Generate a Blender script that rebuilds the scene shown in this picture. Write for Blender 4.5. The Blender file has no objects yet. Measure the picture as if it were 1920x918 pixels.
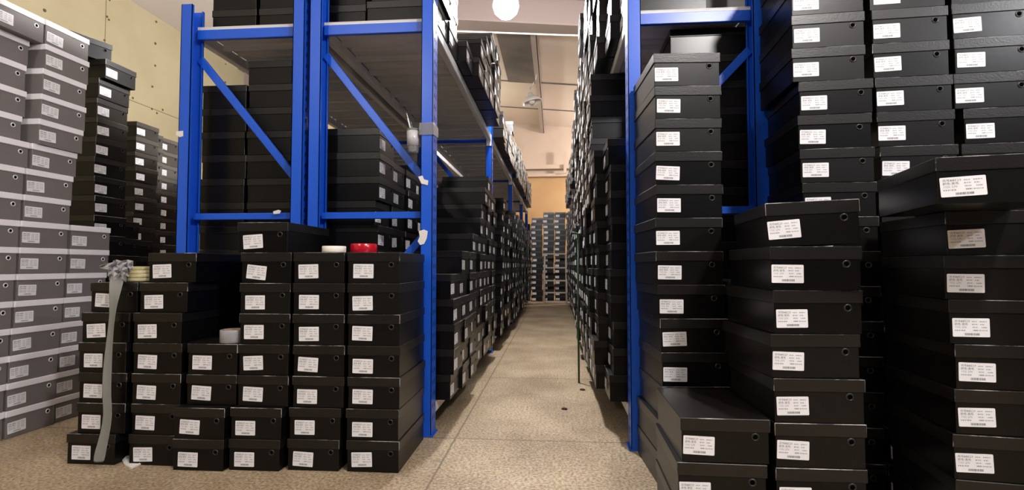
import bpy, bmesh, math, random
from mathutils import Matrix, Vector
random.seed(7)
PI = math.pi
R = math.radians
scene = bpy.context.scene
COL = scene.collection

# ---------------------------------------------------------------- camera
F = 980.0
CAMH = 0.73
YAW = math.atan(80 / F)
PIT = math.atan(38 / math.hypot(F, 80))
cam = bpy.data.cameras.new('camera')
cam.sensor_width = 36.0
cam.lens = F / 1920 * 36
cam.clip_start = 0.02
camo = bpy.data.objects.new('camera', cam)
camo.location = (0, 0, CAMH)
camo.rotation_euler = (PI / 2 + PIT, 0, YAW)
COL.objects.link(camo)
scene.camera = camo

# ---------------------------------------------------------------- world, exposure, lamps out of frame
scene.view_settings.view_transform = 'Standard'
scene.view_settings.look = 'None'
scene.view_settings.gamma = 1.0
scene.view_settings.exposure = 0.0
scene.view_settings.use_curve_mapping = False
world = bpy.data.worlds.new('world')
scene.world = world
world.use_nodes = True
bg = world.node_tree.nodes['Background']
bg.inputs['Color'].default_value = (0.62, 0.66, 0.80, 1)
bg.inputs['Strength'].default_value = 0.10

LAMP_AISLE = 335.0
LAMP_FRONT = 250.0
LAMP_SIDE = 110.0
FILL_NEAR = 85.0
FILL_FAR = 260.0
FILL_LEFT = 90.0


# ---------------------------------------------------------------- helpers
def ray(x, y):
    v = Vector(((x - 960) / F, (459 - y) / F, -1.0))
    return Matrix.Rotation(YAW, 3, 'Z') @ Matrix.Rotation(PI / 2 + PIT, 3, 'X') @ v


def at(x, y, axis, val):
    """point where the sight line through a photo position meets a world plane"""
    r = ray(x, y)
    c = Vector((0, 0, CAMH))
    return c + r * ((val - c[axis]) / r[axis])


def mat(name, color, rough=0.5, metal=0.0, spec=0.5, emit=None, estr=0.0, alpha=None, trans=0.0):
    m = bpy.data.materials.new(name)
    m.use_nodes = True
    b = m.node_tree.nodes['Principled BSDF']
    b.inputs['Base Color'].default_value = (*color, 1)
    b.inputs['Roughness'].default_value = rough
    b.inputs['Metallic'].default_value = metal
    b.inputs['Specular IOR Level'].default_value = spec
    if emit:
        b.inputs['Emission Color'].default_value = (*emit, 1)
        b.inputs['Emission Strength'].default_value = estr
    if trans:
        b.inputs['Transmission Weight'].default_value = trans
    return m


def nodes(m):
    return m.node_tree.nodes, m.node_tree.links, m.node_tree.nodes['Principled BSDF']


def add_bump(m, scale, strength, dist=0.002, kind='noise', detail=3.0):
    n, l, b = nodes(m)
    tc = n.new('ShaderNodeTexCoord')
    t = n.new('ShaderNodeTexNoise' if kind == 'noise' else 'ShaderNodeTexVoronoi')
    t.inputs['Scale'].default_value = scale
    if kind == 'noise':
        t.inputs['Detail'].default_value = detail
    bp = n.new('ShaderNodeBump')
    bp.inputs['Strength'].default_value = strength
    bp.inputs['Distance'].default_value = dist
    l.new(tc.outputs['Object'], t.inputs['Vector'])
    l.new(t.outputs[0], bp.inputs['Height'])
    l.new(bp.outputs['Normal'], b.inputs['Normal'])
    return tc, t


def vary(m, c1, c2, scale, coord='Object', detail=4.0, lo=0.35, hi=0.65):
    n, l, b = nodes(m)
    tc = n.new('ShaderNodeTexCoord')
    t = n.new('ShaderNodeTexNoise')
    t.inputs['Scale'].default_value = scale
    t.inputs['Detail'].default_value = detail
    r = n.new('ShaderNodeValToRGB')
    r.color_ramp.elements[0].position = lo
    r.color_ramp.elements[1].position = hi
    r.color_ramp.elements[0].color = (*c1, 1)
    r.color_ramp.elements[1].color = (*c2, 1)
    l.new(tc.outputs[coord], t.inputs['Vector'])
    l.new(t.outputs[0], r.inputs[0])
    l.new(r.outputs[0], b.inputs['Base Color'])
    return r


def link(name, me, parent=None, loc=None, rot=None):
    o = bpy.data.objects.new(name, me)
    COL.objects.link(o)
    if parent is not None:
        o.parent = parent
    if loc is not None:
        o.location = loc
    if rot is not None:
        o.rotation_euler = rot
    return o


def bm_box(bm, x0, x1, y0, y1, z0, z1, mi=0, bev=0.0, seg=1, mx=None):
    r = bmesh.ops.create_cube(bm, size=1.0)
    vs = r['verts']
    for v in vs:
        v.co = Vector((x0 + (v.co.x + .5) * (x1 - x0), y0 + (v.co.y + .5) * (y1 - y0), z0 + (v.co.z + .5) * (z1 - z0)))
    fs = set(f for v in vs for f in v.link_faces)
    if bev > 0:
        es = list(set(e for v in vs for e in v.link_edges))
        rb = bmesh.ops.bevel(bm, geom=es, offset=bev, segments=seg, affect='EDGES', profile=0.5)
        vs = list(set(vs) & set(bm.verts)) + [v for v in rb['verts']]
        vs = list(set(v for v in vs if v.is_valid))
        fs = set(f for v in vs for f in v.link_faces)
    for f in fs:
        f.material_index = mi
    if mx is not None:
        bmesh.ops.transform(bm, matrix=mx, verts=vs)
    return vs


def bm_cyl(bm, p0, p1, r0, r1=None, seg=16, mi=0, cap=True):
    p0 = Vector(p0); p1 = Vector(p1)
    if r1 is None:
        r1 = r0
    d = p1 - p0
    q = Vector((0, 0, 1)).rotation_difference(d.normalized()).to_matrix().to_4x4()
    m = Matrix.Translation((p0 + p1) / 2) @ q
    r = bmesh.ops.create_cone(bm, cap_ends=cap, segments=seg, radius1=r0, radius2=r1, depth=d.length, matrix=m)
    for v in r['verts']:
        for f in v.link_faces:
            f.material_index = mi
            f.smooth = len(f.verts) == 4
    return r['verts']


def bm_lathe(bm, prof, seg=32, mi=0, closed=False, mx=None):
    rings = []
    for (r, z) in prof:
        rings.append([bm.verts.new((r * math.cos(2 * PI * k / seg), r * math.sin(2 * PI * k / seg), z)) for k in range(seg)])
    pairs = list(zip(rings[:-1], rings[1:]))
    if closed:
        pairs.append((rings[-1], rings[0]))
    for a, b in pairs:
        for k in range(seg):
            f = bm.faces.new((a[k], a[(k + 1) % seg], b[(k + 1) % seg], b[k]))
            f.material_index = mi
            f.smooth = True
    if mx is not None:
        bmesh.ops.transform(bm, matrix=mx, verts=[v for r in rings for v in r])


def bm_tube(bm, pts, rad, seg=8, mi=0):
    pts = [Vector(p) for p in pts]
    rings = []
    for i, p in enumerate(pts):
        t = (pts[min(i + 1, len(pts) - 1)] - pts[max(i - 1, 0)]).normalized()
        u = t.cross(Vector((0, 0, 1)) if abs(t.z) < .9 else Vector((1, 0, 0))).normalized()
        w = t.cross(u)
        rings.append([bm.verts.new(p + rad * (math.cos(2 * PI * k / seg) * u + math.sin(2 * PI * k / seg) * w)) for k in range(seg)])
    for a, b in zip(rings[:-1], rings[1:]):
        for k in range(seg):
            f = bm.faces.new((a[k], a[(k + 1) % seg], b[(k + 1) % seg], b[k]))
            f.smooth = True
            f.material_index = mi
    for r in (rings[0], rings[-1]):
        f = bm.faces.new(r)
        f.material_index = mi


def mesh(name, bm, *mats):
    bmesh.ops.recalc_face_normals(bm, faces=bm.faces[:])
    me = bpy.data.meshes.new(name)
    bm.to_mesh(me)
    bm.free()
    for m in mats:
        me.materials.append(m)
    return me


def obj(name, bm, mats, parent=None, loc=None, rot=None):
    if not isinstance(mats, (list, tuple)):
        mats = [mats]
    return link(name, mesh(name, bm, *mats), parent, loc, rot)


ALL_LABELS = {}


def tag(o, label, cat, group=None, kind=None):
    o['label'] = label
    o['category'] = cat
    if group:
        o['group'] = group
    if kind:
        o['kind'] = kind
    n = len(label.replace(',', ' ').split())
    if n < 4 or n > 16:
        print('LABEL LENGTH', n, label)
    ALL_LABELS[label] = ALL_LABELS.get(label, 0) + 1
    return o


def thing(name, label, cat, loc, rotz=0.0, group=None):
    o = link(name, None, None, loc, (0, 0, rotz))
    o.empty_display_size = 0.05
    return tag(o, label, cat, group)


def struct(name, bm, mats, label=None):
    o = obj(name, bm, mats)
    o['kind'] = 'structure'
    if label:
        o['label'] = label
        o['category'] = name.split('_')[0]
    return o


ORD = ['lowest', 'second', 'third', 'fourth', 'fifth', 'sixth', 'seventh', 'eighth', 'ninth', 'tenth', 'eleventh',
       'twelfth', 'thirteenth', 'fourteenth', 'fifteenth', 'sixteenth', 'seventeenth', 'eighteenth']


def nth(i):
    return 'first' if i == 0 else ORD[i]


# ---------------------------------------------------------------- materials
M = {}
# floor: speckled worn concrete with dark pour joints
m = mat('speckled concrete', (0.4, 0.33, 0.25), 0.55, spec=0.35)
n, l, b = nodes(m)
tc = n.new('ShaderNodeTexCoord')
n1 = n.new('ShaderNodeTexNoise'); n1.inputs['Scale'].default_value = 95; n1.inputs['Detail'].default_value = 3
n2 = n.new('ShaderNodeTexNoise'); n2.inputs['Scale'].default_value = 2.6; n2.inputs['Detail'].default_value = 6
n3 = n.new('ShaderNodeTexVoronoi'); n3.inputs['Scale'].default_value = 160
for t in (n1, n2, n3):
    l.new(tc.outputs['Object'], t.inputs['Vector'])
r1 = n.new('ShaderNodeValToRGB')
r1.color_ramp.elements[0].position = 0.36; r1.color_ramp.elements[0].color = (0.23, 0.165, 0.10, 1)
r1.color_ramp.elements[1].position = 0.60; r1.color_ramp.elements[1].color = (0.50, 0.40, 0.27, 1)
l.new(n1.outputs[0], r1.inputs[0])
r2 = n.new('ShaderNodeValToRGB')
r2.color_ramp.elements[0].position = 0.34; r2.color_ramp.elements[0].color = (0.66, 0.62, 0.58, 1)
r2.color_ramp.elements[1].position = 0.62; r2.color_ramp.elements[1].color = (1.0, 1.0, 1.0, 1)
l.new(n2.outputs[0], r2.inputs[0])
mx = n.new('ShaderNodeMix'); mx.data_type = 'RGBA'; mx.blend_type = 'MULTIPLY'; mx.inputs[0].default_value = 1.0
l.new(r1.outputs[0], mx.inputs[6]); l.new(r2.outputs[0], mx.inputs[7])
r3 = n.new('ShaderNodeValToRGB')
r3.color_ramp.elements[0].position = 0.0; r3.color_ramp.elements[0].color = (0.74, 0.68, 0.57, 1)
r3.color_ramp.elements[1].position = 0.30; r3.color_ramp.elements[1].color = (0, 0, 0, 1)
l.new(n3.outputs['Color'], r3.inputs[0])
mx2 = n.new('ShaderNodeMix'); mx2.data_type = 'RGBA'; mx2.blend_type = 'LIGHTEN'; mx2.inputs[0].default_value = 0.55
l.new(mx.outputs[2], mx2.inputs[6]); l.new(r3.outputs[0], mx2.inputs[7])
# joints
sx = n.new('ShaderNodeSeparateXYZ'); l.new(tc.outputs['Object'], sx.inputs[0])


def joint(sock, off, pitch, half):
    a = n.new('ShaderNodeMath'); a.operation = 'ADD'; a.inputs[1].default_value = -off + pitch * 40.5
    l.new(sock, a.inputs[0])
    c = n.new('ShaderNodeMath'); c.operation = 'MODULO'; c.inputs[1].default_value = pitch
    l.new(a.outputs[0], c.inputs[0])
    d = n.new('ShaderNodeMath'); d.operation = 'SUBTRACT'; d.inputs[1].default_value = pitch * 0.5
    l.new(c.outputs[0], d.inputs[0])
    e = n.new('ShaderNodeMath'); e.operation = 'ABSOLUTE'; l.new(d.outputs[0], e.inputs[0])
    g = n.new('ShaderNodeMath'); g.operation = 'LESS_THAN'; g.inputs[1].default_value = half
    l.new(e.outputs[0], g.inputs[0])
    return g


wob = n.new('ShaderNodeMath'); wob.operation = 'MULTIPLY_ADD'; wob.inputs[1].default_value = 0.012
n5 = n.new('ShaderNodeTexNoise'); n5.inputs['Scale'].default_value = 6; l.new(tc.outputs['Object'], n5.inputs['Vector'])
l.new(n5.outputs[0], wob.inputs[0]); l.new(sx.outputs['Y'], wob.inputs[2])
j1 = joint(wob.outputs[0], 2.216, 1.2, 0.0045)
j2 = joint(sx.outputs['X'], -0.42, 2.4, 0.004)
jm = n.new('ShaderNodeMath'); jm.operation = 'MAXIMUM'; l.new(j1.outputs[0], jm.inputs[0]); l.new(j2.outputs[0], jm.inputs[1])
jf = n.new('ShaderNodeMath'); jf.operation = 'MULTIPLY'; jf.inputs[1].default_value = 0.62; l.new(jm.outputs[0], jf.inputs[0])
mx3 = n.new('ShaderNodeMix'); mx3.data_type = 'RGBA'
l.new(jf.outputs[0], mx3.inputs[0]); l.new(mx2.outputs[2], mx3.inputs[6]); mx3.inputs[7].default_value = (0.06, 0.045, 0.03, 1)
# scuffed dirt in stretched streaks
mp = n.new('ShaderNodeMapping'); mp.inputs['Scale'].default_value = (2.0, 6.0, 1)
l.new(tc.outputs['Object'], mp.inputs[0])
n4 = n.new('ShaderNodeTexNoise'); n4.inputs['Scale'].default_value = 2.6; n4.inputs['Detail'].default_value = 8; n4.inputs['Roughness'].default_value = 0.7
l.new(mp.outputs[0], n4.inputs['Vector'])
r4 = n.new('ShaderNodeValToRGB')
r4.color_ramp.elements[0].position = 0.60; r4.color_ramp.elements[0].color = (0, 0, 0, 1)
r4.color_ramp.elements[1].position = 0.72; r4.color_ramp.elements[1].color = (0.75, 0.75, 0.75, 1)
l.new(n4.outputs[0], r4.inputs[0])
mx4 = n.new('ShaderNodeMix'); mx4.data_type = 'RGBA'
l.new(r4.outputs[0], mx4.inputs[0]); l.new(mx3.outputs[2], mx4.inputs[6]); mx4.inputs[7].default_value = (0.16, 0.12, 0.085, 1)
l.new(mx4.outputs[2], b.inputs['Base Color'])
bp = n.new('ShaderNodeBump'); bp.inputs['Strength'].default_value = 0.15; bp.inputs['Distance'].default_value = 0.003
l.new(n1.outputs[0], bp.inputs['Height']); l.new(bp.outputs[0], b.inputs['Normal'])
M['floor'] = m

M['wall_cream'] = mat('cream insulation board', (0.50, 0.42, 0.21), 0.7)
vary(M['wall_cream'], (0.41, 0.355, 0.215), (0.48, 0.42, 0.26), 1.4)
M['rivet'] = mat('brown fixing', (0.10, 0.075, 0.03), 0.6)
M['seam'] = mat('board seam', (0.20, 0.165, 0.08), 0.8)
M['wall_back'] = mat('pinkish plaster', (0.60, 0.45, 0.36), 0.8)
vary(M['wall_back'], (0.57, 0.46, 0.40), (0.65, 0.53, 0.46), 1.2)
M['wall_low'] = mat('warm light on lower wall', (0.55, 0.35, 0.18), 0.7)  # orange lamp light on the lower wall put into the colour
vary(M['wall_low'], (0.50, 0.31, 0.155), (0.58, 0.38, 0.20), 1.0)
M['ceiling'] = mat('tan roof board', (0.60, 0.49, 0.39), 0.75)
vary(M['ceiling'], (0.73, 0.66, 0.61), (0.79, 0.72, 0.67), 0.9)
M['roof_dark'] = mat('dark roof grey', (0.14, 0.14, 0.145), 0.6)
vary(M['roof_dark'], (0.10, 0.10, 0.105), (0.20, 0.19, 0.19), 1.3)
M['girder'] = mat('dusty steel paint', (0.34, 0.27, 0.25), 0.6)
M['purlin'] = mat('galvanised purlin', (0.42, 0.38, 0.36), 0.5)

m = mat('glossy black box paper', (0.005, 0.0045, 0.0045), 0.3, spec=0.28)
n, l, b = nodes(m)
add_bump(m, 60, 0.12, 0.0012, 'noise', 4.0)
oi = n.new('ShaderNodeObjectInfo')
mr = n.new('ShaderNodeMapRange'); mr.inputs[3].default_value = 0.27; mr.inputs[4].default_value = 0.37
l.new(oi.outputs['Random'], mr.inputs[0]); l.new(mr.outputs[0], b.inputs['Roughness'])
cr = n.new('ShaderNodeValToRGB')
cr.color_ramp.elements[0].color = (0.0015, 0.0013, 0.0015, 1)
cr.color_ramp.elements[1].color = (0.0035, 0.003, 0.0028, 1)
l.new(oi.outputs['Random'], cr.inputs[0]); l.new(cr.outputs[0], b.inputs['Base Color'])
M['black'] = m
m = mat('black wrinkled lid paper', (0.006, 0.005, 0.0047), 0.33, spec=0.46)
add_bump(m, 150, 0.30, 0.0012, 'noise', 5.0)
M['black_lid'] = m
m = mat('worn edge and glint', (0.10, 0.10, 0.10), 0.35)
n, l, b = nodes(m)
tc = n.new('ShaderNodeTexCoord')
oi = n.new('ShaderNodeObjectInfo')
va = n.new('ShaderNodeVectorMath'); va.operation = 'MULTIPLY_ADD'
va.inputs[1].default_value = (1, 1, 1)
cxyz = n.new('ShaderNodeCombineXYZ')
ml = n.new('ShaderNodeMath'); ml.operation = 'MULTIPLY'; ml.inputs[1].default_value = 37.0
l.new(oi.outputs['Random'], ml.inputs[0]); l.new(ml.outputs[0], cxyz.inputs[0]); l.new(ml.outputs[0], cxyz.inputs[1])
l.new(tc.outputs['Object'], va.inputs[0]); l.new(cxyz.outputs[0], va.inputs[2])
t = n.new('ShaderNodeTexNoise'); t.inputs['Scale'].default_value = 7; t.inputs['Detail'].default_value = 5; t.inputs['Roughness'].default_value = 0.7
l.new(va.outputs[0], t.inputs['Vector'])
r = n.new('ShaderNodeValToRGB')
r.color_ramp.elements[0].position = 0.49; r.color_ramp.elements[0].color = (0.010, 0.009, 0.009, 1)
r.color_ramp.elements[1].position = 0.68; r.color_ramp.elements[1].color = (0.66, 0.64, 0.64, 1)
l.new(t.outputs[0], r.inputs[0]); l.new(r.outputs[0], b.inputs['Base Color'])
M['edge'] = m  # pale patches: paper wear and edge highlights put into the colour
M['grey'] = mat('grey box paper', (0.16, 0.145, 0.145), 0.55)
add_bump(M['grey'], 60, 0.08, 0.001)
M['white_lid'] = mat('white lid paper', (0.80, 0.79, 0.84), 0.5)
M['paper'] = mat('white label paper', (0.78, 0.78, 0.82), 0.45)
M['ink'] = mat('label ink', (0.10, 0.10, 0.11), 0.7)
M['ink_grey'] = mat('faint label ink', (0.33, 0.33, 0.36), 0.7)
M['hole'] = mat('hole shadow', (0.002, 0.002, 0.002), 0.9, spec=0.0)
M['ring_black'] = mat('dark metal eyelet', (0.05, 0.05, 0.05), 0.3, metal=0.8)
M['ring_white'] = mat('silver eyelet', (0.75, 0.74, 0.76), 0.35, metal=0.3)
M['blue'] = mat('blue rack enamel', (0.010, 0.095, 0.62), 0.32, spec=0.5)
add_bump(M['blue'], 40, 0.03, 0.001)
M['slot'] = mat('slot dark', (0.004, 0.006, 0.02), 0.8)
M['shelf'] = mat('grey shelf enamel', (0.50, 0.50, 0.51), 0.45)
vary(M['shelf'], (0.60, 0.60, 0.61), (0.70, 0.70, 0.71), 3)
M['steel'] = mat('bright bolt steel', (0.6, 0.6, 0.6), 0.3, metal=1.0)
M['tape_white'] = mat('white roll tape', (0.86, 0.83, 0.76), 0.45)
M['tape_red'] = mat('red roll tape', (0.50, 0.008, 0.02), 0.18, spec=0.6)
M['tape_clear'] = mat('greyish clear tape', (0.50, 0.50, 0.53), 0.2, spec=0.6)
add_bump(M['tape_clear'], 60, 0.3, 0.003)
M['tape_silver'] = mat('silvery grey tape', (0.30, 0.30, 0.32), 0.22, spec=0.7)
add_bump(M['tape_silver'], 45, 0.35, 0.004)
M['tape_gold'] = mat('yellowish tape roll', (0.55, 0.47, 0.22), 0.3)
vary(M['tape_gold'], (0.40, 0.33, 0.14), (0.66, 0.60, 0.36), 14)
M['tape_hang'] = mat('hanging clear tape', (0.28, 0.29, 0.28), 0.18, spec=0.7, trans=0.25)
add_bump(M['tape_hang'], 30, 0.3, 0.004)
M['core'] = mat('cardboard core', (0.35, 0.25, 0.15), 0.8)
M['scrap'] = mat('white scrap paper', (0.74, 0.72, 0.68), 0.7)
M['crumb'] = mat('dark crumb', (0.03, 0.022, 0.015), 0.8)
M['plastic'] = mat('clear cup plastic', (0.75, 0.75, 0.76), 0.12, trans=0.8)
M['pen_white'] = mat('pen white barrel', (0.75, 0.75, 0.75), 0.3)
M['pen_grey'] = mat('pen dark barrel', (0.16, 0.15, 0.15), 0.4)
M['ladder'] = mat('pale ladder paint', (0.52, 0.47, 0.40), 0.5)
M['green'] = mat('dull green pole', (0.045, 0.095, 0.04), 0.6)
M['bulb'] = mat('lit bulb', (1, 1, 1), 0.4, emit=(1.0, 0.98, 0.94), estr=40.0)
M['lamp_white'] = mat('lamp white enamel', (0.75, 0.74, 0.72), 0.35)
M['cable'] = mat('white cable', (0.85, 0.85, 0.85), 0.5)
M['bulb_off'] = mat('unlit bulb glass', (0.8, 0.8, 0.78), 0.15)

# ---------------------------------------------------------------- room shell
XL, XR, YB, YF = -4.2, 5.6, 13.0, -3.2
EAVE, RIDGE = 3.36, 4.32
bm = bmesh.new()
bm_box(bm, XL - .2, XR + .2, YF - .6, YB + .2, -0.12, 0.0)
struct('floor', bm, M['floor'], 'tan speckled concrete floor running down the aisle')

bm = bmesh.new()
bm_box(bm, XL - .12, XL, YF, YB + .1, 0, EAVE)
for yy in [2.1 + 1.2 * k for k in range(0, 9)]:
    bm_box(bm, XL - .01, XL + .002, yy - .003, yy + .003, 0, EAVE, mi=2)
    for zz in [0.2 + .19 * k for k in range(17)]:
        for s in (-1, 1):
            if random.random() < .35:
                bm_cyl(bm, (XL - .005, yy + s * .035, zz), (XL + .006, yy + s * .035, zz), .012, .008, 8, mi=1)
for zz in (1.15, 2.37):
    bm_box(bm, XL - .01, XL + .002, YF, YB, zz - .003, zz + .003, mi=2)
    for k in range(26):
        for s in (-1, 1):
            if random.random() < .6:
                bm_cyl(bm, (XL - .005, 2 + k * .4 + s * .04, zz + s * .03), (XL + .006, 2 + k * .4 + s * .04, zz + s * .03), .014, .009, 8, mi=1)
for yy in [2.1 + .6 * k for k in range(0, 18)]:
    for zz in [0.25 + .235 * k for k in range(14)]:
        w = .012 + .005 * random.random()
        yo = yy + random.uniform(-.02, .02)
        bm_cyl(bm, (XL - .005, yo, zz), (XL + .006, yo, zz), w, w * .7, 8, mi=1)
struct('wall_left', bm, [M['wall_cream'], M['rivet'], M['seam']], 'cream board wall with rows of brown fixings at left')

bm = bmesh.new()
bm_box(bm, XL - .1, XR + .1, YB, YB + .12, 0, 4.6, mi=0)
bm_box(bm, XL, XR, YB - .03, YB + .01, 0, 2.92, mi=1)
struct('wall_back', bm, [M['wall_back'], M['wall_low']], 'pinkish far wall, lower part coloured with warm lamp light')
bm = bmesh.new()
bm_box(bm, XL, XR, YB - .14, YB - .03, 2.92, 2.99)
bm_box(bm, XL, XR, YB - .20, YB - .03, 3.10, 3.20)
for xx in (0.26, 3.2, -3.0):
    bm_box(bm, xx - .035, xx + .035, YB - .26, YB - .2, 2.98, 3.50)
struct('trim_1', bm, M['wall_back'], 'pinkish ledge rail across the far wall')
bm = bmesh.new()
bm_box(bm, XR, XR + .12, YF, YB + .1, 0, 4.0)
struct('wall_right', bm, M['wall_back'])

# roof: two slopes, seams between boards
bm = bmesh.new()
xr0 = -1.3
for (xa, za, xb, zb) in ((XL - .1, EAVE - .03, xr0, RIDGE), (xr0, RIDGE, XR + .1, RIDGE - 0.09 * (XR + .1 - xr0))):
    vs = [bm.verts.new(p) for p in ((xa, YF - .3, za), (xb, YF - .3, zb), (xb, YB + .1, zb), (xa, YB + .1, za),
                                    (xa, YF - .3, za + .1), (xb, YF - .3, zb + .1), (xb, YB + .1, zb + .1), (xa, YB + .1, za + .1))]
    for q in ((0, 1, 2, 3), (7, 6, 5, 4), (0, 4, 5, 1), (1, 5, 6, 2), (2, 6, 7, 3), (3, 7, 4, 0)):
        bm.faces.new([vs[i] for i in q])
struct('ceiling', bm, M['ceiling'], 'tan pitched roof boards above the aisle')


def roofz(x):
    return RIDGE - .09 * (x - xr0) if x > xr0 else EAVE + (RIDGE - EAVE) * (x - XL) / (xr0 - XL)


# a flat dark grey strip, a purlin, seams and the cross girder
bm = bmesh.new()
vs = [bm.verts.new(p) for p in ((-.88, 7.0, roofz(-.88) - .012), (-.32, 7.0, roofz(-.32) - .012), (-.32, 9.9, roofz(-.32) - .012), (-.88, 9.9, roofz(-.88) - .012))]
f = bm.faces.new(vs)
r = bmesh.ops.extrude_face_region(bm, geom=[f])
for v in [g for g in r['geom'] if isinstance(g, bmesh.types.BMVert)]:
    v.co.z -= .015
struct('trim_2', bm, M['roof_dark'], 'dark strip under the roof beside the purlin')
bm = bmesh.new()
for zz in ((roofz(-.28) - .20, roofz(-.28) - .185), (roofz(-.28) - .03, roofz(-.28) - .015)):
    bm_box(bm, -.34, -.25, 6.9, YB - .02, zz[0], zz[1])
bm_box(bm, -.262, -.25, 6.9, YB - .02, roofz(-.28) - .20, roofz(-.28) - .02)
struct('trim_3', bm, M['purlin'], 'thin steel purlin running along the roof over the aisle')
bm = bmesh.new()
for yy in (9.9, 11.6):
    for (xa, xb) in ((XL, xr0), (xr0, XR)):
        a = [bm.verts.new(p) for p in ((xa, yy - .012, roofz(xa) - .004), (xb, yy - .012, roofz(xb) - .004), (xb, yy + .012, roofz(xb) - .004), (xa, yy + .012, roofz(xa) - .004))]
        f = bm.faces.new(a)
        r = bmesh.ops.extrude_face_region(bm, geom=[f])
        for v in [g for g in r['geom'] if isinstance(g, bmesh.types.BMVert)]:
            v.co.z -= .012
struct('trim_4', bm, M['roof_dark'], 'dark seams across the roof boards')
bm = bmesh.new()
for (xa, xb) in ((XL, xr0), (xr0, XR)):
    za, zb = roofz(xa), roofz(xb)
    for (y0, y1, d0, d1) in ((6.55, 6.85, .42, .40), (6.69, 6.71, .40, .02), (6.55, 6.85, .02, 0.0)):
        vs = [bm.verts.new(p) for p in ((xa, y0, za - d0), (xb, y0, zb - d0), (xb, y1, zb - d0), (xa, y1, za - d0),
                                        (xa, y0, za - d1), (xb, y0, zb - d1), (xb, y1, zb - d1), (xa, y1, za - d1))]
        for q in ((0, 1, 2, 3), (7, 6, 5, 4), (0, 4, 5, 1), (1, 5, 6, 2), (2, 6, 7, 3), (3, 7, 4, 0)):
            bm.faces.new([vs[i] for i in q])
struct('trim_5', bm, M['girder'], 'dusty roof girder crossing above the aisle')


# ---------------------------------------------------------------- lamps
def point(parent, power, color, rad, z, name='lamp light'):
    li = bpy.data.lights.new(name, 'POINT')
    li.energy = power
    li.color = color
    li.shadow_soft_size = rad
    o = link('light', li, parent, (0, 0, z))
    return o


def bulb_lamp(loc, ztop, label, power, color, group=None):
    t = thing('pendant_lamp', label, 'lamp', loc, 0, group)
    h = ztop - loc[2]
    bm = bmesh.new()
    bm_lathe(bm, [(0.001, -.16), (.05, -.155), (.085, -.12), (.10, -.07), (.09, -.02), (.055, .02), (.04, .04)], 28)
    area = .115
    mb = mat('lit bulb', (1, 1, 1), 0.4, emit=color, estr=power / (PI * area))
    obj('bulb', bm, mb, t)
    bm = bmesh.new()
    bm_lathe(bm, [(.001, .14), (.03, .14), (.045, .12), (.05, .05), (.045, .03), (.001, .03)], 24)
    obj('socket', bm, M['lamp_white'], t)
    bm = bmesh.new()
    bm_cyl(bm, (0, 0, .13), (0, 0, h), .006, seg=8)
    obj('cord', bm, M['cable'], t)
    return t


bulb_lamp((-.37, 3.95, 2.80), roofz(-.37), 'bright bare bulb lamp glowing above the middle aisle', LAMP_AISLE, (1.0, .98, .97), 'hanging bulb lamps')
bulb_lamp((1.35, -0.45, 2.95), roofz(1.35), 'bare bulb lamp hanging over the open floor before the right stacks', LAMP_FRONT, (1.0, .96, .93), 'hanging bulb lamps')
bulb_lamp((2.95, -0.45, 2.55), roofz(2.95), 'bare bulb lamp hanging at the far right of the open floor', LAMP_SIDE, (.95, .96, 1.0), 'hanging bulb lamps')
bulb_lamp((-1.8, -1.2, 2.85), roofz(-1.8), 'unseen bulb added to light the open floor before the racks', FILL_NEAR, (1.0, .95, .88), 'hanging bulb lamps')  # unseen fill bulb, added to brighten the front left floor
bulb_lamp((2.3, 11.5, 3.3), roofz(2.3), 'unseen bulb added beyond the right rack to light the far wall', FILL_FAR, (1.0, .90, .78), 'hanging bulb lamps')  # unseen fill bulb, added to brighten the far wall and roof
bulb_lamp((-2.4, 10.4, 3.3), roofz(-2.4), 'unseen bulb added beyond the left rack to light the left wall', FILL_LEFT, (1.0, .92, .76), 'hanging bulb lamps')  # unseen fill bulb, added to brighten the cream left wall

# unlit dome lamp on the purlin
dl = thing('dome_lamp', 'unlit white dome lamp on a short arm under the roof purlin', 'lamp', (-.385, 8.9, 3.55))
bm = bmesh.new()
mxd = Matrix.Rotation(R(-14), 4, 'Y')
bm_lathe(bm, [(.175, -.03), (.168, -.005), (.14, .035), (.09, .075), (.05, .10), (.045, .15), (.04, .15), (.043, .10), (.085, .066), (.135, .026), (.163, -.012), (.17, -.03)], 36, closed=True, mx=mxd)
obj('lamp_shade', bm, M['lamp_white'], dl)
bm = bmesh.new()
bm_lathe(bm, [(.001, -.05), (.035, -.042), (.05, -.01), (.045, .03), (.03, .07), (.025, .10)], 20, mx=mxd)
obj('bulb', bm, M['bulb_off'], dl)
bm = bmesh.new()
bm_tube(bm, [(-.035, 0, .14), (-.03, 0, .22), (.02, 0, .30), (.07, 0, .38), (.085, 0, roofz(-.3) - .2 - 3.55)], .012)
obj('arm', bm, M['lamp_white'], dl)

cb = bmesh.new()
bm_tube(cb, [(-2.62, 5.55, roofz(-2.62) - .005), (-2.6, 5.58, 3.5), (-2.5, 5.6, 3.375), (-1.2, 5.72, 3.37), (-.36, 5.78, 3.335), (.1, 5.8, 3.31), (.26, 5.8, 3.30), (.6, 5.82, 3.29), (2.9, 5.9, 3.25), (3.0, 5.9, 3.4), (3.02, 5.9, roofz(3.02) - .005)], .009)
tag(obj('power_cable', cb, M['cable']), 'thin white cable strung across under the roof girder', 'cable')

# ---------------------------------------------------------------- box meshes
fontcurve = None


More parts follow.
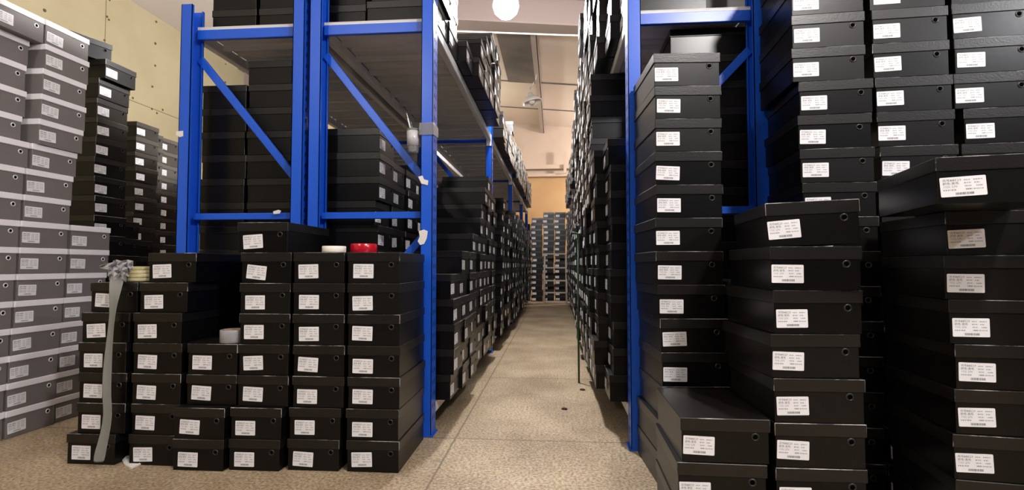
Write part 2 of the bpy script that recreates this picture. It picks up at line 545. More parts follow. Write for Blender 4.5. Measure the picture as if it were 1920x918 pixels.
def text_mesh(items):
    """items: (string, x, y, size, material index) -> list of (verts, faces, mi) lying in the XY plane"""
    out = []
    for s, x, y, size, mi in items:
        cu = bpy.data.curves.new('t', 'FONT')
        cu.body = s
        cu.size = size
        cu.resolution_u = 1
        cu.fill_mode = 'FRONT'
        o = bpy.data.objects.new('t', cu)
        COL.objects.link(o)
        bpy.context.view_layer.update()
        dg = bpy.context.evaluated_depsgraph_get()
        me = bpy.data.meshes.new_from_object(o.evaluated_get(dg))
        vs = [(v.co.x + x, v.co.y + y) for v in me.vertices]
        fs = [tuple(p.vertices) for p in me.polygons]
        out.append((vs, fs, mi))
        bpy.data.objects.remove(o)
        bpy.data.curves.remove(cu)
        bpy.data.meshes.remove(me)
    return out


LW, LH = 0.078, 0.047


def label_mesh(style):
    bm = bmesh.new()
    # sheet of paper with rounded corners, face towards -Y, origin at its centre
    rc = .0022
    pts = []
    for cx, cz, a0 in ((LW / 2 - rc, LH / 2 - rc, 0), (-LW / 2 + rc, LH / 2 - rc, 90), (-LW / 2 + rc, -LH / 2 + rc, 180), (LW / 2 - rc, -LH / 2 + rc, 270)):
        for k in range(3):
            a = R(a0 + 45 * k)
            pts.append((cx + rc * math.cos(a), cz + rc * math.sin(a)))
    a = [bm.verts.new((p[0], -.0006, p[1])) for p in pts]
    c = [bm.verts.new((p[0], .0, p[1])) for p in pts]
    bm.faces.new(a)
    for k in range(len(pts)):
        bm.faces.new((a[k], a[(k + 1) % len(pts)], c[(k + 1) % len(pts)], c[k]))
    mark = []
    if style == 'full':
        it = [('货号:', -.0345, .0135, .0066, 1), ('88529', -.0215, .0132, .0078, 1),
              ('颜色:', -.0345, .0058, .0066, 1), ('黑色', -.0195, .0058, .0066, 1),
              ('尺码:', -.0340, -.0018, .0060, 2), ('270', -.0195, -.0018, .0066, 1)]
        mark = text_mesh(it)
    bars = []
    rng = random.Random(5)

    def strokes(x0, x1, z, h, mi):
        x = x0
        while x < x1:
            w = rng.uniform(.0012, .0034)
            bars.append((x, min(x + w, x1), z, z + h, mi))
            x += w + rng.uniform(.0006, .0014)
    if style == 'full':
        strokes(-.0345, -.0125, -.0088, .0030, 2)
        strokes(.002, .013, .0140, .0026, 2); strokes(.018, .033, .0140, .0026, 2)
        strokes(.002, .014, .0066, .0030, 2); strokes(.019, .028, .0066, .0026, 2)
        strokes(.003, .014, -.0008, .0030, 2); strokes(.022, .033, -.0008, .0026, 2)
        strokes(.004, .015, -.0084, .0030, 1); strokes(.017, .034, -.0084, .0026, 2)
        zb = -.0195
    else:
        for zz, mi in ((.0135, 1), (.006, 1), (-.0015, 2), (-.0085, 2)):
            strokes(-.0345, -.022, zz, .0034, mi); strokes(-.019, -.006, zz, .0034, mi)
            strokes(.002, .013, zz, .0028, 2); strokes(.018, .033, zz, .0028, 2)
        zb = -.0195
    x = -.014
    while x < .016:                       # bar code strip
        w = rng.choice((.0004, .0007, .0011))
        bars.append((x, x + w, zb, zb + .0055, 1))
        x += w + rng.choice((.0004, .0006, .0009))
    for (x0, x1, z0, z1, mi) in bars:
        f = bm.faces.new([bm.verts.new(p) for p in ((x0, -.00075, z0), (x1, -.00075, z0), (x1, -.00075, z1), (x0, -.00075, z1))])
        f.material_index = mi
    for vs, fs, mi in mark:
        vv = [bm.verts.new((p[0], -.00075, p[1])) for p in vs]
        for q in fs:
            try:
                f = bm.faces.new([vv[i] for i in q])
                f.material_index = mi
            except ValueError:
                pass
    me = bpy.data.meshes.new('paper_label')
    bm.to_mesh(me)
    bm.free()
    for k in ('paper', 'ink', 'ink_grey'):
        me.materials.append(M[k])
    return me


LAB = {'full': label_mesh('full'), 'plain': label_mesh('plain')}


def eyelet_mesh(ring):
    bm = bmesh.new()
    mxe = Matrix.Rotation(PI / 2, 4, 'X')
    bm_lathe(bm, [(.0062, 0), (.0062, .0012), (.0078, .0020), (.0098, .0014), (.0105, 0)], 20, mi=0, mx=mxe)
    bm_cyl(bm, (0, .004, 0), (0, -.0004, 0), .0065, seg=20, mi=1)
    return mesh('eyelet', bm, M[ring], M['hole'])


EYE = {'black': eyelet_mesh('ring_black'), 'grey': eyelet_mesh('ring_white')}
TYPES = {'L': (.192, .36, .1105, 'black'), 'R': (.222, .335, .1125, 'black'), 'G': (.222, .34, .115, 'grey')}
BM_ = {}
for k, (w, d, h, c) in TYPES.items():
    bm = bmesh.new()
    bm_box(bm, -w / 2 + .003, w / 2 - .003, -d / 2 + .003, d / 2 - .003, 0.0005, h - .004, bev=.0012, seg=1)
    body = mesh('body', bm, M['black' if c == 'black' else 'grey'])
    bm = bmesh.new()
    lh = .033 if c == 'black' else .026
    # tray lid: top plate with four folded sides
    bm_box(bm, -w / 2, w / 2, -d / 2, d / 2, h - lh, h, bev=.0014, seg=1)
    bm.faces.ensure_lookup_table()
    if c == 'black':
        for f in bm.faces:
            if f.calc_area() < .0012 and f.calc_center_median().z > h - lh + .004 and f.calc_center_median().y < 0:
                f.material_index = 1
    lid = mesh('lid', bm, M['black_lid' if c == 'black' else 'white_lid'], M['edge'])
    BM_[k] = (body, lid)

COUNT = {'black': 0, 'grey': 0}
FAR = []                # boxes of the far bays and the mostly hidden ones, built as one mass
SEQ = [0]
# running numbers of boxes that show too little in the photo to stand alone
MASS = set()
for a_, b_ in ((80, 85), (98, 103), (107, 114), (123, 129), (139, 146), (155, 160), (179, 179), (203, 203), (206, 207), (209, 210), (212, 212), (218, 229), (235, 242), (253, 260), (278, 280), (282, 283), (285, 285), (294, 294), (296, 296), (298, 298), (307, 308), (311, 311), (315, 315), (320, 321), (323, 329), (335, 340), (345, 350), (355, 363), (365, 374), (376, 380), (389, 395), (405, 405), (408, 408), (420, 420), (425, 425), (428, 428), (431, 431), (434, 434), (437, 437), (458, 460), (463, 463), (466, 466), (478, 478), (480, 480), (484, 484), (486, 490), (502, 505), (508, 511),):
    MASS.update(range(a_, b_ + 1))


def box(kind, x, y, z, rot, label, group, lab='full', eye=True, sz=1.0, sx=1.0, roll=0.0, pitch=0.0, dl=0.0, lrot=None, parts=True, lx=None):
    """one shoe box; (x, y, z) is the middle of its underside, its labelled end faces local -Y"""
    w, d, h, c = TYPES[kind]
    SEQ[0] += 1
    if SEQ[0] in MASS:
        FAR.append((x, y, z, rot, 1 if lab else 0, sz))
        return None
    t = thing('shoe_box' if c == 'black' else 'white_lidded_box', label, 'box', (x, y, z), rot, group)
    t.rotation_euler = (pitch, roll, rot)
    t.scale = (sx, 1, sz)
    body, lid = BM_[kind]
    link('body', body, t)
    lo = link('lid', lid, t)
    if c == 'grey':
        lo['label'] = 'white lid'
    if lab:
        lo_x = (-w / 2 + .045 if kind != 'L' else -w / 2 + .058) if lx is None else lx
        o = link('paper_label', LAB[lab], t,
                 (lo_x + dl + random.uniform(-.003, .003), -d / 2 + .0022, h * .375 + random.uniform(-.003, .003)),
                 (0, R(random.gauss(0, 1.3) if lrot is None else lrot), 0))
        if kind == 'R' or kind == 'G':
            o.scale = (1, 1, 1)
        else:
            o.scale = (.95, 1, 1.08)
    if eye:
        link('eyelet', EYE[c], t, (w * .335, -d / 2 + .003, h * .60))
    COUNT[c] += 1
    t['seq'] = SEQ[0]
    return t


def jit(s):
    return random.uniform(-s, s)


# ---------------------------------------------------------------- racks
def post_bm(z0, z1, web, slots=True):
    """omega shaped upright: web plate on one side, two flanges with lips; web = +1 / -1 side in X"""
    bm = bmesh.new()
    W, D, T = .052, .085, .003
    xa = W / 2 * web
    bm_box(bm, min(xa, xa - T * web), max(xa, xa - T * web), 0, D, z0, z1)
    for y0 in (0, D - T):
        bm_box(bm, -W / 2, W / 2, y0, y0 + T, z0, z1)
    for (y0, y1) in ((0, .014), (D - .014, D)):
        bm_box(bm, min(-xa, -xa + T * web), max(-xa, -xa + T * web), y0, y1, z0, z1)
    if slots:
        k = 0
        z = z0 + .06
        while z < z1 - .03:
            for yy in (.024, .058):
                s = .005
                dx = .0006 * web
                a = [bm.verts.new((xa + dx, yy - s + (.004 if yy < .04 else -.004), z + .020)), bm.verts.new((xa + dx, yy + s + (.004 if yy < .04 else -.004), z + .020)),
                     bm.verts.new((xa + dx, yy + s, z)), bm.verts.new((xa + dx, yy - s, z))]
                f = bm.faces.new(a)
                f.material_index = 1
            z += .05
    return bm


def bar_bm(p0, p1, th=.03, dep=.02):
    bm = bmesh.new()
    p0 = Vector(p0); p1 = Vector(p1)
    d = p1 - p0
    ang = math.atan2(d.z, d.x)
    m_ = Matrix.Translation(p0) @ Matrix.Rotation(-ang, 4, 'Y')
    bm_box(bm, 0, d.length, 0, dep, -th / 2, th / 2, bev=.002, mx=m_)
    return bm


def deck_bm(x0, x1, y0, y1, ztop):
    bm = bmesh.new()
    n_ = max(1, round((y1 - y0) / .2))
    p = (y1 - y0) / n_
    for k in range(n_):
        a = y0 + k * p
        bm_box(bm, x0, x1, a, a + p, ztop - .003, ztop)
        for (u, v) in ((a + .001, a + .004), (a + p - .004, a + p - .001)):
            bm_box(bm, x0, x1, u, v, ztop - .034, ztop)
        bm_box(bm, x0 + .02, x1 - .02, a + p * .44, a + p * .56, ztop - .022, ztop - .003)
    return bm


def beam_bm(x, y0, y1, ztop, h=.048, w=.035):
    bm = bmesh.new()
    bm_box(bm, x - w / 2, x + w / 2, y0, y1, ztop - h, ztop, bev=.003)
    return bm


def rack(label, xa, xb, ys, up, low, ztops, outer_web, diag_down_right=True, flip=False):
    """xa..xb: outer edges of the frame; ys: front of each upright frame"""
    t = thing('storage_rack', label, 'rack', ((xa + xb) / 2, ys[0], 0), 0, 'blue storage racks')
    ox, oy = t.location.x, t.location.y
    L = lambda p: (p[0] - ox, p[1] - oy, p[2])
    W = .052
    for i, y in enumerate(ys):
        for s, xx, zt in ((-1, xa + W / 2, ztops[0] if i == 0 else up + .12), (1, xb - W / 2, ztops[1] if i == 0 else up + .12)):
            bm = post_bm(.006, zt, s)
            po = obj('post', bm, [M['blue'], M['slot']], t, L((xx, y, 0)))
            bm = bmesh.new()
            bm_box(bm, -.034, .034, -.001, .095, 0, .006, bev=.001)
            obj('foot_plate', bm, M['blue'], po)
        xi0, xi1 = xa + W, xb - W
        yb = y + .05
        zs = (.24, .955, up - .032)
        for z, th in ((.24, .03), (.952, .030), (up - .036, .046)):
            o = obj('brace', bar_bm(L((xi0 - .01, yb, z)), L((xi1 + .01, yb, z)), th), M['blue'], t)
        if i < 2:
            if diag_down_right:
                segs = (((xi0, up - .14), (xi1, 1.09)), ((xi0, .33), (xi1, .88)))
            else:
                segs = (((xi0, 1.13), (xi1, up - .17)), ((xi0, .88), (xi1, .33)))
            for a, c in segs:
                obj('diagonal_brace', bar_bm(L((a[0] - .012, yb + .022, a[1])), L((c[0] + .012, yb + .022, c[1])), .034), M['blue'], t)
    for i in range(len(ys) - 1):
        y0, y1 = ys[i] + .085, ys[i + 1]
        for zt in (up, low):
            for xx in (xa + .024, xb - .024):
                be = obj('shelf_beam', beam_bm(xx - ox, y0 - oy, y1 - oy, zt - .004), M['shelf'], t)
                for yy_ in (y0, y1 - .006):
                    bm = bmesh.new()
                    bm_box(bm, xx - ox - .0215, xx - ox + .0215, yy_ - oy, yy_ - oy + .006, zt - .10, zt - .006)
                    obj('connector', bm, M['shelf'], be)
            ys0 = ys[i] + (.002 if i == 0 else .0)
            obj('shelf_panel', deck_bm(xa + .042 - ox, xb - .042 - ox, ys[i] + .052 - oy, ys[i + 1] + .04 - oy, zt), M['shelf'], t)
    return t


LY = [2.213, 4.345, 6.475, 8.605, 10.2]
RY = [2.115, 5.10, 8.10, 10.2]
UP_L, LO_L, UP_R, LO_R = 1.835, .125, 1.785, .15
rack_b = rack('blue storage rack lining the left side of the aisle', -1.086, -.526, LY, UP_L, LO_L, (2.16, 2.16), 1)
rack_a = rack('blue storage rack behind the front left stack, farthest left', -1.695, -1.112, LY[:3], UP_L, LO_L, (1.92, 2.16), 1)
rack_r = rack('blue storage rack lining the right side of the aisle', .298, .842, RY, UP_R, LO_R, (2.12, 2.12), 1, diag_down_right=False)

# ---------------------------------------------------------------- front left stack (seven columns wide in places)
YFRONT = 1.822
HL = TYPES['L'][2] + .0004
cols = [('first', 150, 6), ('second', 256, 7), ('third', 347, 4), ('fourth', 446, 7), ('fifth', 548, 7), ('sixth', 650, 7)]
shift = {'first': [-.035, -.008, -.004, -.010, .0, .012], 'second': [-.006, .000, .0, .002, .0, .008, .030],
         'third': [-.008, -.007, .012, .014], 'fourth': [-.014, -.010, .003, .004, .004, .004, .007],
         'fifth': [-.014, -.006, .002, .004, .0, .0, .0], 'sixth': [.0, .0, .002, .0, -.002, -.002, -.002]}
dyr = {'third': [-.035, -.035, 0, 0], 'fourth': [-.02, -.02, 0, 0, 0, 0, 0], 'first': [-.012, 0, 0, 0, 0, .02], 'second': [0, 0, 0, 0, 0, .015, .03]}
XC = [-1.664, -1.459, -1.259, -1.053, -.846, -.643]
for ci, (cn, px, rows) in enumerate(cols):
    for r_ in range(rows):
        lab = f'black shoe box, {ORD[r_]} from floor in the {cn} column from left, front left stack'
        if r_ == 0:
            lab = f'black shoe box on the floor, bottom of the {cn} column from left, front left stack'
        box('L', XC[ci] + shift[cn][r_] + jit(.0012), YFRONT + .18 + dyr.get(cn, [0] * 7)[r_] + jit(.002), r_ * HL, R(jit(.35)),
            lab, 'boxes of the front left stack', lrot=random.gauss(0, 2.0))
zt7 = 7 * HL
box('L', -1.066, 1.822 + .185, zt7, R(.6), 'single black shoe box on top of the fourth column, front left stack', 'boxes of the front left stack', lrot=-4)

# ---------------------------------------------------------------- grey boxes with white lids on the left
HG = TYPES['G'][2] + .0003
gy = {0: [], 1: [], 2: []}
rows = 16
right_px = [162, 160, 156, 158, 153, 146, 141, 138, 135, 135, 132, 129, 127, 125, 123, 122]
cn3 = ('nearest', 'middle', 'farthest')
for r_ in range(rows):
    top = rows - 1 - r_          # r_ counts from the top
    y1 = at(right_px[r_], 497, 0, -2.295).y - .022
    z = top * HG
    xf = -2.285 if 1 <= r_ <= 4 else -2.295
    for ci in range(3):
        if ci == 2 and r_ < 8:
            continue
        if ci == 1:
            yc, xx = y1 - .111, xf
        elif ci == 0:
            off = .0 if r_ == 0 or r_ > 4 else -.022
            yc, xx = y1 - .111 - .2245 + off + (.004 if r_ == 0 else 0), (-2.30 if r_ == 0 or r_ > 4 else -2.335)
        else:
            yc, xx = y1 + .111 + .003 + max(0, (12 - r_)) * .004, -2.30
        nm = f'grey shoe box with white lid, {nth(r_)} from top in the {cn3[ci]} column' if ci < 2 else f'grey shoe box with white lid, {nth(r_ - 8)} from top in the low farthest column'
        if r_ == 0 and ci < 2:
            nm = f'topmost grey shoe box with white lid in the {cn3[ci]} column'
        if r_ == 8 and ci == 2:
            nm = 'topmost grey shoe box with white lid in the low farthest column'
        box('G', xx - .17, yc + jit(.002), z, R(90 + jit(.8)), nm, 'grey boxes with white lids at left', lab='plain')

# ---------------------------------------------------------------- black stacks behind the white lidded ones
HR = TYPES['R'][2] + .0003


def column(n_, x, y, z0, rot, labf, group, jx=.006, jr=1.0, **kw):
    for r_ in range(n_):
        box('R', x + jit(jx), y + jit(.0015), z0 + r_ * HR, R(rot + jit(jr)), labf(r_), group, **kw)


gl = 'black boxes along the left wall'
column(16, -2.605 - .1675, 2.865, 0, 90, lambda r_: f'black shoe box, {ORD[r_]} from floor in tall stack behind the white lids', gl)
box('R', -2.57 - .1675, 2.875, 16 * HR, R(90), 'black shoe box jutting out second from top, tall stack behind the white lids', gl)
box('R', -2.63 - .1675, 2.79, 17 * HR, R(72), 'topmost crooked black shoe box against the cream wall, behind white lids', gl, lab=None)
column(9, -2.79 - .1675, 3.19, 0, 90, lambda r_: f'black shoe box, {ORD[r_]} from floor in low stack behind the gold tape', gl)
column(16, -3.11 - .1675, 3.735, 0, 90, lambda r_: f'black shoe box, {ORD[r_]} from floor in stack left of the leftmost post', gl)
column(16, -3.28 - .1675, 4.19, 0, 90, lambda r_: f'black shoe box, {ORD[r_]} from floor in stack half hidden by the leftmost post', gl)
column(16, -3.25 - .1675, 3.962 - .0, 0, 90, lambda r_: f'black shoe box, {ORD[r_]} from floor in recessed stack left of the leftmost post', gl, lab=None, jx=.002)
column(8, -2.93 - .1675, 3.48, 0, 90, lambda r_: f'black shoe box, {ORD[r_]} from floor in second low stack behind the gold tape', gl)

# ---------------------------------------------------------------- stacks on the right
gr = 'boxes of the stacks on the right'


def front_stack(n_, x, y, rot, labf, group, first=0, sz=1.0, dx=None, drot=None, jx=.003, jr=.5, dlab=None, **kw):
    """(x, y) is the front left bottom corner; rows from the floor"""
    w, d, h, c = TYPES['R']
    for r_ in range(n_):
        a = R(rot + jit(jr) + (drot[r_] if drot else 0))
        ex = Vector((math.cos(a), math.sin(a))); ey = Vector((-math.sin(a), math.cos(a)))
        c2 = Vector((x + jit(jx) + (dx[r_] if dx else 0), y)) + ex * w / 2 + ey * d / 2
        box('R', c2.x, c2.y, r_ * (h * sz + .0003), a, labf(r_), group, sz=sz, **kw)


front_stack(13, .335, 1.764, 3.4, lambda r_: f'black shoe box, {ORD[12 - r_] if r_ < 12 else "topmost"}{" from top" if r_ < 12 else ""}, tall stack beside the right blue post', gr, sz=.983,
            dx=[.006, .006, .014, .012, .010, .004, .0, .0, .0, .0, .0, -.002, .0])
front_stack(3, .323, 1.392, -1.0, lambda r_: f'black shoe box, {("lowest", "middle", "top")[r_]} of the low stack in front of right blue post', gr, dx=[-.012, -.012, .0])
front_stack(7, .549, 1.383, 1.0, lambda r_: f'black shoe box, {ORD[r_]} from floor, stack standing in front right of centre', gr, sz=.985,
            dx=[.0, .0, .004, .0, .0, .004, .0], drot=[0, 0, 0, 0, 1, 1, -2])
a = R(-5.5)
box('R', .562 + .111, 1.373 + .178, 7 * (TYPES['R'][2] * .985 + .0003) + .003, a, 'topmost tilted black shoe box, stack standing in front right of centre', gr, roll=R(-2.0), lrot=-3)
a0 = -4.4
for ci, cn in enumerate(('left', 'middle', 'right')):
    cx = .786 + ci * .2325 * math.cos(R(a0)); cy = 1.756 + ci * .2325 * math.sin(R(a0))
    dxx = [0] * 17
    if ci == 0:
        dxx = [.018] * 9 + [.012, .006, .008, -.010, -.010, -.008, .0, .0]
    elif ci == 1:
        dxx = [.014] * 9 + [.014, .008, .004, .0, -.002, -.006, .0, .0]
    else:
        dxx = [.014] * 9 + [.012, .022, -.002, .0, -.004, -.004, .0, .0]
    front_stack(17, cx, cy, a0, lambda r_: (f'topmost black shoe box of the {cn} column, high back right stack' if r_ == 16 else f'black shoe box added for shade below the topmost, {cn} column, high back right stack' if r_ == 15 else f'black shoe box, {nth(14 - r_)} labelled row down in {cn} column, high back right stack'), gr, dx=dxx, sz=.981,  # two highest rows are added to throw shade on the rack post
                drot=[jit(.5) for _ in range(17)])
front_stack(6, .572, 1.788, 2.0, lambda r_: f'black shoe box, {ORD[r_]} from floor in low stack hidden between two right stacks', gr)
front_stack(8, .955, 1.36, -7.5, lambda r_: f'black shoe box, {ORD[r_]} from floor in the rightmost labelled front stack', gr, sz=.955,
            dx=[.008, .006, .002, .008, .012, .004, -.010, .0], drot=[-1, -1, 0, 1, 1, 0, -1, 0])
w, d, h, c = TYPES['R']
a = R(-12)
ex = Vector((math.cos(a), math.sin(a))); ey = Vector((-math.sin(a), math.cos(a)))
c2 = Vector((.830, 1.195)) + ex * w / 2 + ey * d / 2
box('R', c2.x, c2.y, 8 * (h * .955 + .0003), a, 'large looking black shoe box lying across the tops of the rightmost stacks', gr, sz=.90, sx=1.06, lrot=-3)
front_stack(8, 1.190, 1.225, -8, lambda r_: f'black shoe box, {ORD[r_]} from floor in unlabelled stack at the right edge', gr, sz=.95, lab=None, eye=False)

# ---------------------------------------------------------------- boxes on the racks: the near bays one by one
PITCH = .2255


def shelf_col(side, x_face, yc, z0, n_, where, group, far=False, lab='full'):
    rot = 90 if side == 'L' else -90
    x = x_face - .1675 if side == 'L' else x_face + .1675
    for r_ in range(n_):
        xx = x + random.choice((-1, 1)) * random.random() ** 2 * .016
        if far:
            FAR.append((xx, yc, z0 + r_ * HR, R(rot + jit(1.2)), 1, 1))
        else:
            box('R', xx, yc + jit(.001), z0 + r_ * HR, R(rot + jit(.5)), where(r_), group, lab=lab)


def ordn(k):
    return ('nearest', 'second', 'third', 'fourth', 'fifth', 'sixth', 'seventh', 'eighth', 'ninth', 'tenth', 'eleventh', 'twelfth')[k]


g1 = 'boxes on the left rack lower shelf'
# front layer, lower shelf
nf = [5, 6, 6, 7, 8, 10, 11, 10]
for k, n_ in enumerate(nf):
    yc = 2.335 + .113 + k * PITCH
    shelf_col('L', -.452 - (.0 if k < 3 else .018), yc, LO_L, n_,
              lambda r_, k=k: f'black shoe box, {ORD[r_]} up, left rack lower shelf, {ordn(k)} aisle column', g1)
# rear layer, lower shelf
nr = [11, 10, 10, 10, 11]
for k, n_ in enumerate(nr):
    yc = 2.335 + .113 + k * PITCH
    shelf_col('L', -.808, yc, LO_L, n_, lambda r_, k=k: f'black shoe box, {ORD[r_]} up, left rack lower shelf, {ordn(k)} rear column', g1)
for k in range(5, 8):
    shelf_col('L', -.85, 2.448 + k * PITCH, LO_L, 11, None, None, True)
# rack at far left: plain ends to the front
for (xx, n_, nm) in ((-1.575, 13, 'left'), (-1.345, 14, 'right')):
    for r_ in range(n_):
        box('R', xx + jit(.004), 2.345 + .176, LO_L + r_ * HR, R(180 + jit(.6)), f'black shoe box, {ORD[r_]} up in farthest left rack, {nm} column, plain end', 'boxes in the farthest left rack', lab=None, eye=False)
# upper shelf, left
g2 = 'boxes on the left rack upper shelf'
nu = [3, 3, 1, 2, 3, 4, 5, 5]
xu = [-.515, -.515, -.455, -.435, -.43, -.43, -.425, -.425]
for k, n_ in enumerate(nu):
    yc = 2.305 + .113 + k * .2265
    shelf_col('L', xu[k], yc, UP_L, n_, lambda r_, k=k: f'black shoe box, {ORD[r_]} up, left rack upper shelf, {ordn(k)} aisle column', g2)
for r_ in range(3):
    box('R', -.985, 2.33 + .17, UP_L + r_ * HR, R(180 + jit(.5)), f'black shoe box, {ORD[r_]} up, left rack upper shelf, plain end near inner post', g2, lab=None, eye=False)
for xx, nm in ((-1.52, 'left'), (-1.285, 'right')):
    for r_ in range(3):
        box('R', xx, 2.33 + .17, UP_L + r_ * HR, R(180 + jit(.5)), f'black shoe box, {ORD[r_]} up, farthest left rack upper shelf, {nm} column', 'boxes in the farthest left rack', lab=None, eye=False)

g3 = 'boxes on the right rack lower shelf'
xf = [.235, .198, .190, .185, .18, .185, .18, .19, .18, .19, .185, .19]
nn = [10, 10, 14, 14, 14, 14, 14, 14, 13, 14, 14, 14]
for k, n_ in enumerate(nn):
    yc = 2.27 + .113 + k * PITCH
    shelf_col('R', xf[k], yc, LO_R, n_, lambda r_, k=k: f'black shoe box, {ORD[r_]} up, right rack lower shelf, {ordn(k)} aisle column', g3, far=k > 3)
# deep end of the first bay, seen past the tall stack
for r_ in range(14):
    box('R', (.665 if r_ > 10 else .752) + jit(.008), 2.225 + .113, LO_R + r_ * HR, R(-90 + jit(.8)), f'black shoe box, {ORD[r_]} up, right rack lower shelf, deep end behind blue frame', g3)
g4 = 'boxes on the right rack upper shelf'
for k in range(12):
    yc = 2.20 + .113 + k * .2265
    shelf_col('R', (.30, .262, .225, .21, .20, .20, .19, .20, .19, .20, .19, .20)[k], yc, UP_R, (6, 6, 6, 6, 7, 6, 6, 5, 5, 5, 4, 4)[k],
              lambda r_, k=k: f'black shoe box, {ORD[r_]} up, right rack upper shelf, {ordn(k)} aisle column', g4, far=k > 1)

# far bays (too many to tell apart): one mass
for (ya, yb) in ((4.45, 6.45), (6.58, 8.58), (8.71, 10.1)):
    k = 0
    y = ya + .113
    while y + .113 < yb:
        n_ = random.choice((9, 10, 11)) if y > 4.8 else 8
        shelf_col('L', -.46 + jit(.02), y, LO_L, min(n_, 13), None, None, True)
        nup = random.choice((2, 2, 3)) if y < 5.6 else random.choice((3, 4, 4))
        shelf_col('L', -.45 + jit(.015), y, UP_L, nup, None, None, True)
        y += PITCH
for (ya, yb) in ((5.2, 8.08), (8.2, 9.98)):
    y = ya + .113
    while y + .113 < yb:
        shelf_col('R', .235 + jit(.015), y, LO_R, random.choice((11, 12, 13)), None, None, True)
        shelf_col('R', .215 + jit(.02), y, UP_R, random.choice((3, 4, 4)), None, None, True)
        y += PITCH
# rear layers that close the racks behind the aisle columns
for k in range(2, 9):
    shelf_col('L', -.875 - (.0 if k < 9 else 0), 2.305 + .113 + k * .2265, UP_L, 3 if k < 6 else 4, None, None, True)
for k in range(2, 8):
    shelf_col('L', -1.20, 2.305 + .113 + k * .2265, UP_L, 3, None, None, True)
for k in range(1, 12):
    shelf_col('R', .545, 2.27 + .113 + k * PITCH, LO_R, 13, None, None, True)
    shelf_col('R', .60, 2.20 + .113 + k * .2265, UP_R, 5, None, None, True)
# end of the aisle
for (xx, n_) in ((-.36, 15), (-.125, 16), (.115, 16)):
    for r_ in range(n_):
        FAR.append((xx + jit(.012), 10.62 + .175, r_ * HR, R(jit(2)), 1, 1))
for (xx, n_) in ((-.62, 14), (.36, 16)):
    for r_ in range(n_):
        FAR.append((xx + jit(.012), 10.72 + .175, r_ * HR, R(jit(2)), 1, 1))
V, FC, MI = [], [], []
w, d, h, c = TYPES['R']


def far_cuboid(T, x0, x1, y0, y1, z0, z1, mi):
    b0 = len(V)
    for z in (z0, z1):
        for (x, y) in ((x0, y0), (x1, y0), (x1, y1), (x0, y1)):
            V.append(tuple(T @ Vector((x, y, z))))
    for q in ((3, 2, 1, 0), (4, 5, 6, 7), (0, 1, 5, 4), (1, 2, 6, 5), (2, 3, 7, 6), (3, 0, 4, 7)):
        FC.append(tuple(b0 + i for i in q))
        MI.append(mi)


for (x, y, z, a, lb, sz) in FAR:
    T = Matrix.Translation((x, y, z)) @ Matrix.Rotation(a, 4, 'Z') @ Matrix.Diagonal((1, 1, sz, 1))
    far_cuboid(T, -w / 2 + .003, w / 2 - .003, -d / 2 + .003, d / 2 - .003, .0005, h - .03, 0)
    far_cuboid(T, -w / 2, w / 2, -d / 2, d / 2, h - .033, h, 1)
    lx0 = -w / 2 + .008 + random.uniform(0, .008)
    lz0 = .018 + jit(.003)
    if not lb:
        continue
    far_cuboid(T, lx0, lx0 + LW, -d / 2 + .0015, -d / 2 + .004, lz0, lz0 + LH, 2)
me = bpy.data.meshes.new('distant_shoe_boxes')
me.from_pydata(V, [], FC)
for k in ('black', 'black_lid', 'paper'):
    me.materials.append(M[k])
me.polygons.foreach_set('material_index', MI)
tag(link('distant_shoe_boxes', me), 'black shoe boxes packed tightly on the far bays and aisle end', 'boxes', kind='stuff')

# ---------------------------------------------------------------- tapes on the front left stack


def roll(name, label, loc, r0, r1, h, m_, core, rotm=None, layers=1):
    t = thing(name, label, 'tape', loc, 0, None)
    if rotm:
        t.rotation_euler = rotm
    bm = bmesh.new()
    hh = h / layers
    for k in range(layers):
        ox, oy = (0, 0) if layers == 1 else (jit(.004), jit(.004))
        rr = r1 - (0 if layers == 1 else random.uniform(0, .003))
        g = .0003
        bm_lathe(bm, [(r0, k * hh + g), (r0, (k + 1) * hh - g), (rr - .0015, (k + 1) * hh - g), (rr, (k + 1) * hh - .002 - g), (rr, k * hh + .002 + g), (rr - .0015, k * hh + g)], 48, closed=True,
                 mx=Matrix.Translation((ox, oy, 0)))
    obj('tape_winding', bm, m_, t)
    bm = bmesh.new()
    bm_lathe(bm, [(r0 - .004, 0), (r0 - .004, h), (r0 - .0002, h), (r0 - .0002, 0)], 40, closed=True)
    obj('core', bm, core, t)
    return t


roll('tape_roll', 'white tape roll lying on top of the front left stack', (-.812, 1.870, zt7), .028, .0425, .024, M['tape_white'], M['core'])
roll('tape_roll', 'glossy red tape roll lying beside the white one on the stack', (-.735, 1.965, zt7), .036, .050, .036, M['tape_red'], M['core'])
roll('tape_roll', 'clear grey tape roll on top of the short third column', (-1.196, 1.872, 4 * HL), .034, .046, .048, M['tape_silver'], M['core'])
gt = roll('tape_roll', 'stack of yellowish tape discs with a strip of clear tape hanging down', (-1.612, 1.945, 6 * HL + .002), .040, .074, .058, M['tape_gold'], M['core'], layers=4)
